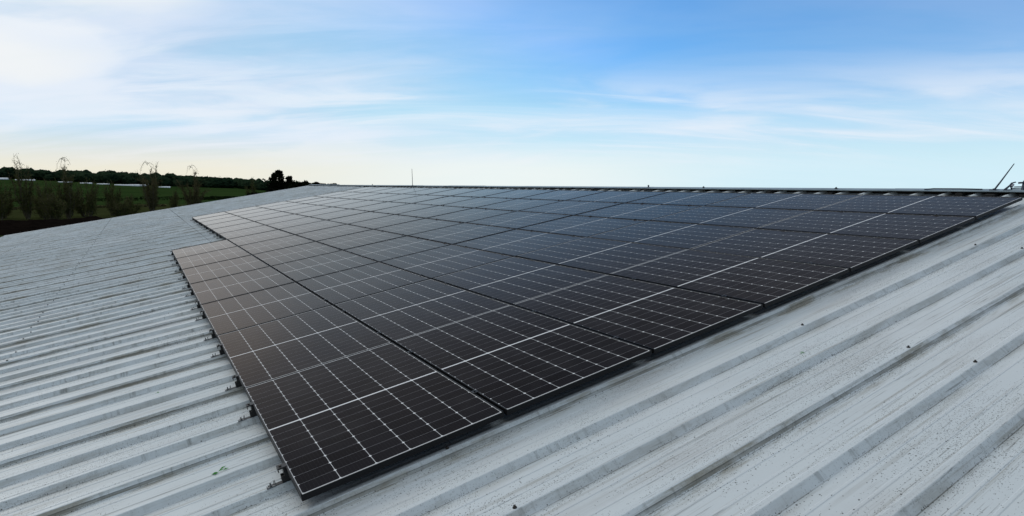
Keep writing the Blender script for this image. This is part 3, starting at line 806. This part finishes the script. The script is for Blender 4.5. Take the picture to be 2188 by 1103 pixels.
# far wooded hillside: one mass
def blob_template(seed):
    bm = bmesh.new(); bmesh.ops.create_icosphere(bm, subdivisions=3, radius=1.0)
    for v in bm.verts:
        p = v.co.copy(); k = 1 + 0.32 * mnoise.noise(p * 1.7 + Vector((seed * 3.1, 0, 0))) + 0.22 * mnoise.noise(p * 4.1 + Vector((0, seed * 2.7, 0)))
        v.co = p * k
    vs = np.array([v.co[:] for v in bm.verts]); fs = np.array([[q.index for q in f.verts] for f in bm.faces]); bm.free(); return vs, fs
temps = [blob_template(i) for i in range(6)]
V, F, off = [], [], 0
for i in range(760):
    az = R(random.uniform(70, 112)); r = random.uniform(655, 845)
    if i < 280: r = random.uniform(655, 690)
    x, y = -0.555 + r * math.cos(az), -2.763 + r * math.sin(az)
    vs, fs = temps[i % 6]; s = random.uniform(3.2, 6.4); hz = random.uniform(0.62, 0.92)
    V.append(vs * [s, s, s * hz] + [x, y, land_z(x, y) + s * 0.75]); F.append(fs + off); off += len(vs)
    # loose leaf tufts break the outline
    n = 26; q = rng.normal(size=(n, 3)); q /= np.linalg.norm(q, axis=1)[:, None]; q[:, 2] = np.abs(q[:, 2])
    c = q * [s, s, s * hz] * rng.uniform(0.95, 1.22, (n, 1)) + [x, y, land_z(x, y) + s * 0.75]
    a = rng.normal(size=(n, 3)) * 0.55; b2 = rng.normal(size=(n, 3)) * 0.55
    tri = np.stack([c, c + a, c + b2], 1).reshape(-1, 3); V.append(tri); F.append(np.arange(3 * n).reshape(-1, 3) + off); off += 3 * n
me = bpy.data.meshes.new('woodland'); me.from_pydata(np.concatenate(V).tolist(), [], np.concatenate(F).tolist()); me.update(); me.materials.append(M_wood)
wd = bpy.data.objects.new('woodland', me); col.objects.link(wd); tag(wd, kind='stuff')
wd['label'] = 'dark wooded hillside along the horizon at left'; wd['category'] = 'woodland'

# white tunnel greenhouses at the foot of the wood
M_poly = mat('white_greenhouse_film', (0.52, 0.55, 0.58), 0.4, 0, 0.25, 0.3)
M_door = mat('grey_greenhouse_end', (0.32, 0.34, 0.36), 0.6)
def tunnel(x, y, L, ang, W, H, lab):
    root = empty('greenhouse', Matrix.Translation((x, y, land_z(x, y))) @ Matrix.Rotation(ang, 4, 'Z')); tag(root, lab, 'greenhouse', 'white greenhouses across the field')
    arc = [(-W / 2 * math.cos(math.pi * i / 12), H * (math.sin(math.pi * i / 12) ** 0.8)) for i in range(13)]
    mb = MB()
    for i in range(12):
        (a0, h0), (a1, h1) = arc[i], arc[i + 1]
        mb.quad((-L / 2, a0, h0 - 0.3), (L / 2, a0, h0 - 0.3), (L / 2, a1, h1 - 0.3), (-L / 2, a1, h1 - 0.3))
    mb.build('cover', M_poly, root)
    en = MB()
    for sx in (-L / 2, L / 2): en.quad(*[(sx, a, h - 0.3) for a, h in arc])
    en.build('end_wall', M_door, root)
    hp = MB()
    for k in range(int(L / 4)):
        xx = -L / 2 + 2 + k * 4
        for i in range(12):
            (a0, h0), (a1, h1) = arc[i], arc[i + 1]
            hp.tube([(xx, a0 * 1.01, h0 * 1.01 - 0.3), (xx, a1 * 1.01, h1 * 1.01 - 0.3)], 0.05, 3, False)
    hp.build('hoops', M_door, root)
tunnel(-90, 588, 15, 0.05, 6, 1.4, 'white greenhouse farthest left, cut by the picture border')
tunnel(-73, 591, 12, 0.05, 6, 1.2, 'small white greenhouse, second from the left below the wood')
tunnel(-49, 598, 9, 0.02, 6, 1.1, 'short low greenhouse right of the tallest left willow')
tunnel(-35, 594, 8, 0.0, 6, 1.1, 'small white greenhouse just right of the arch-topped willow')
tunnel(-24.0, 600, 9, 0.0, 6, 1.1, 'low white greenhouse left of the long bright one')
tunnel(-4.0, 592, 24, -0.03, 7, 1.6, 'long bright white greenhouse behind the field, left of the fan-shaped willow')
tunnel(19.5, 598, 9, -0.03, 6, 1.3, 'white greenhouse between the two fan-shaped willows')
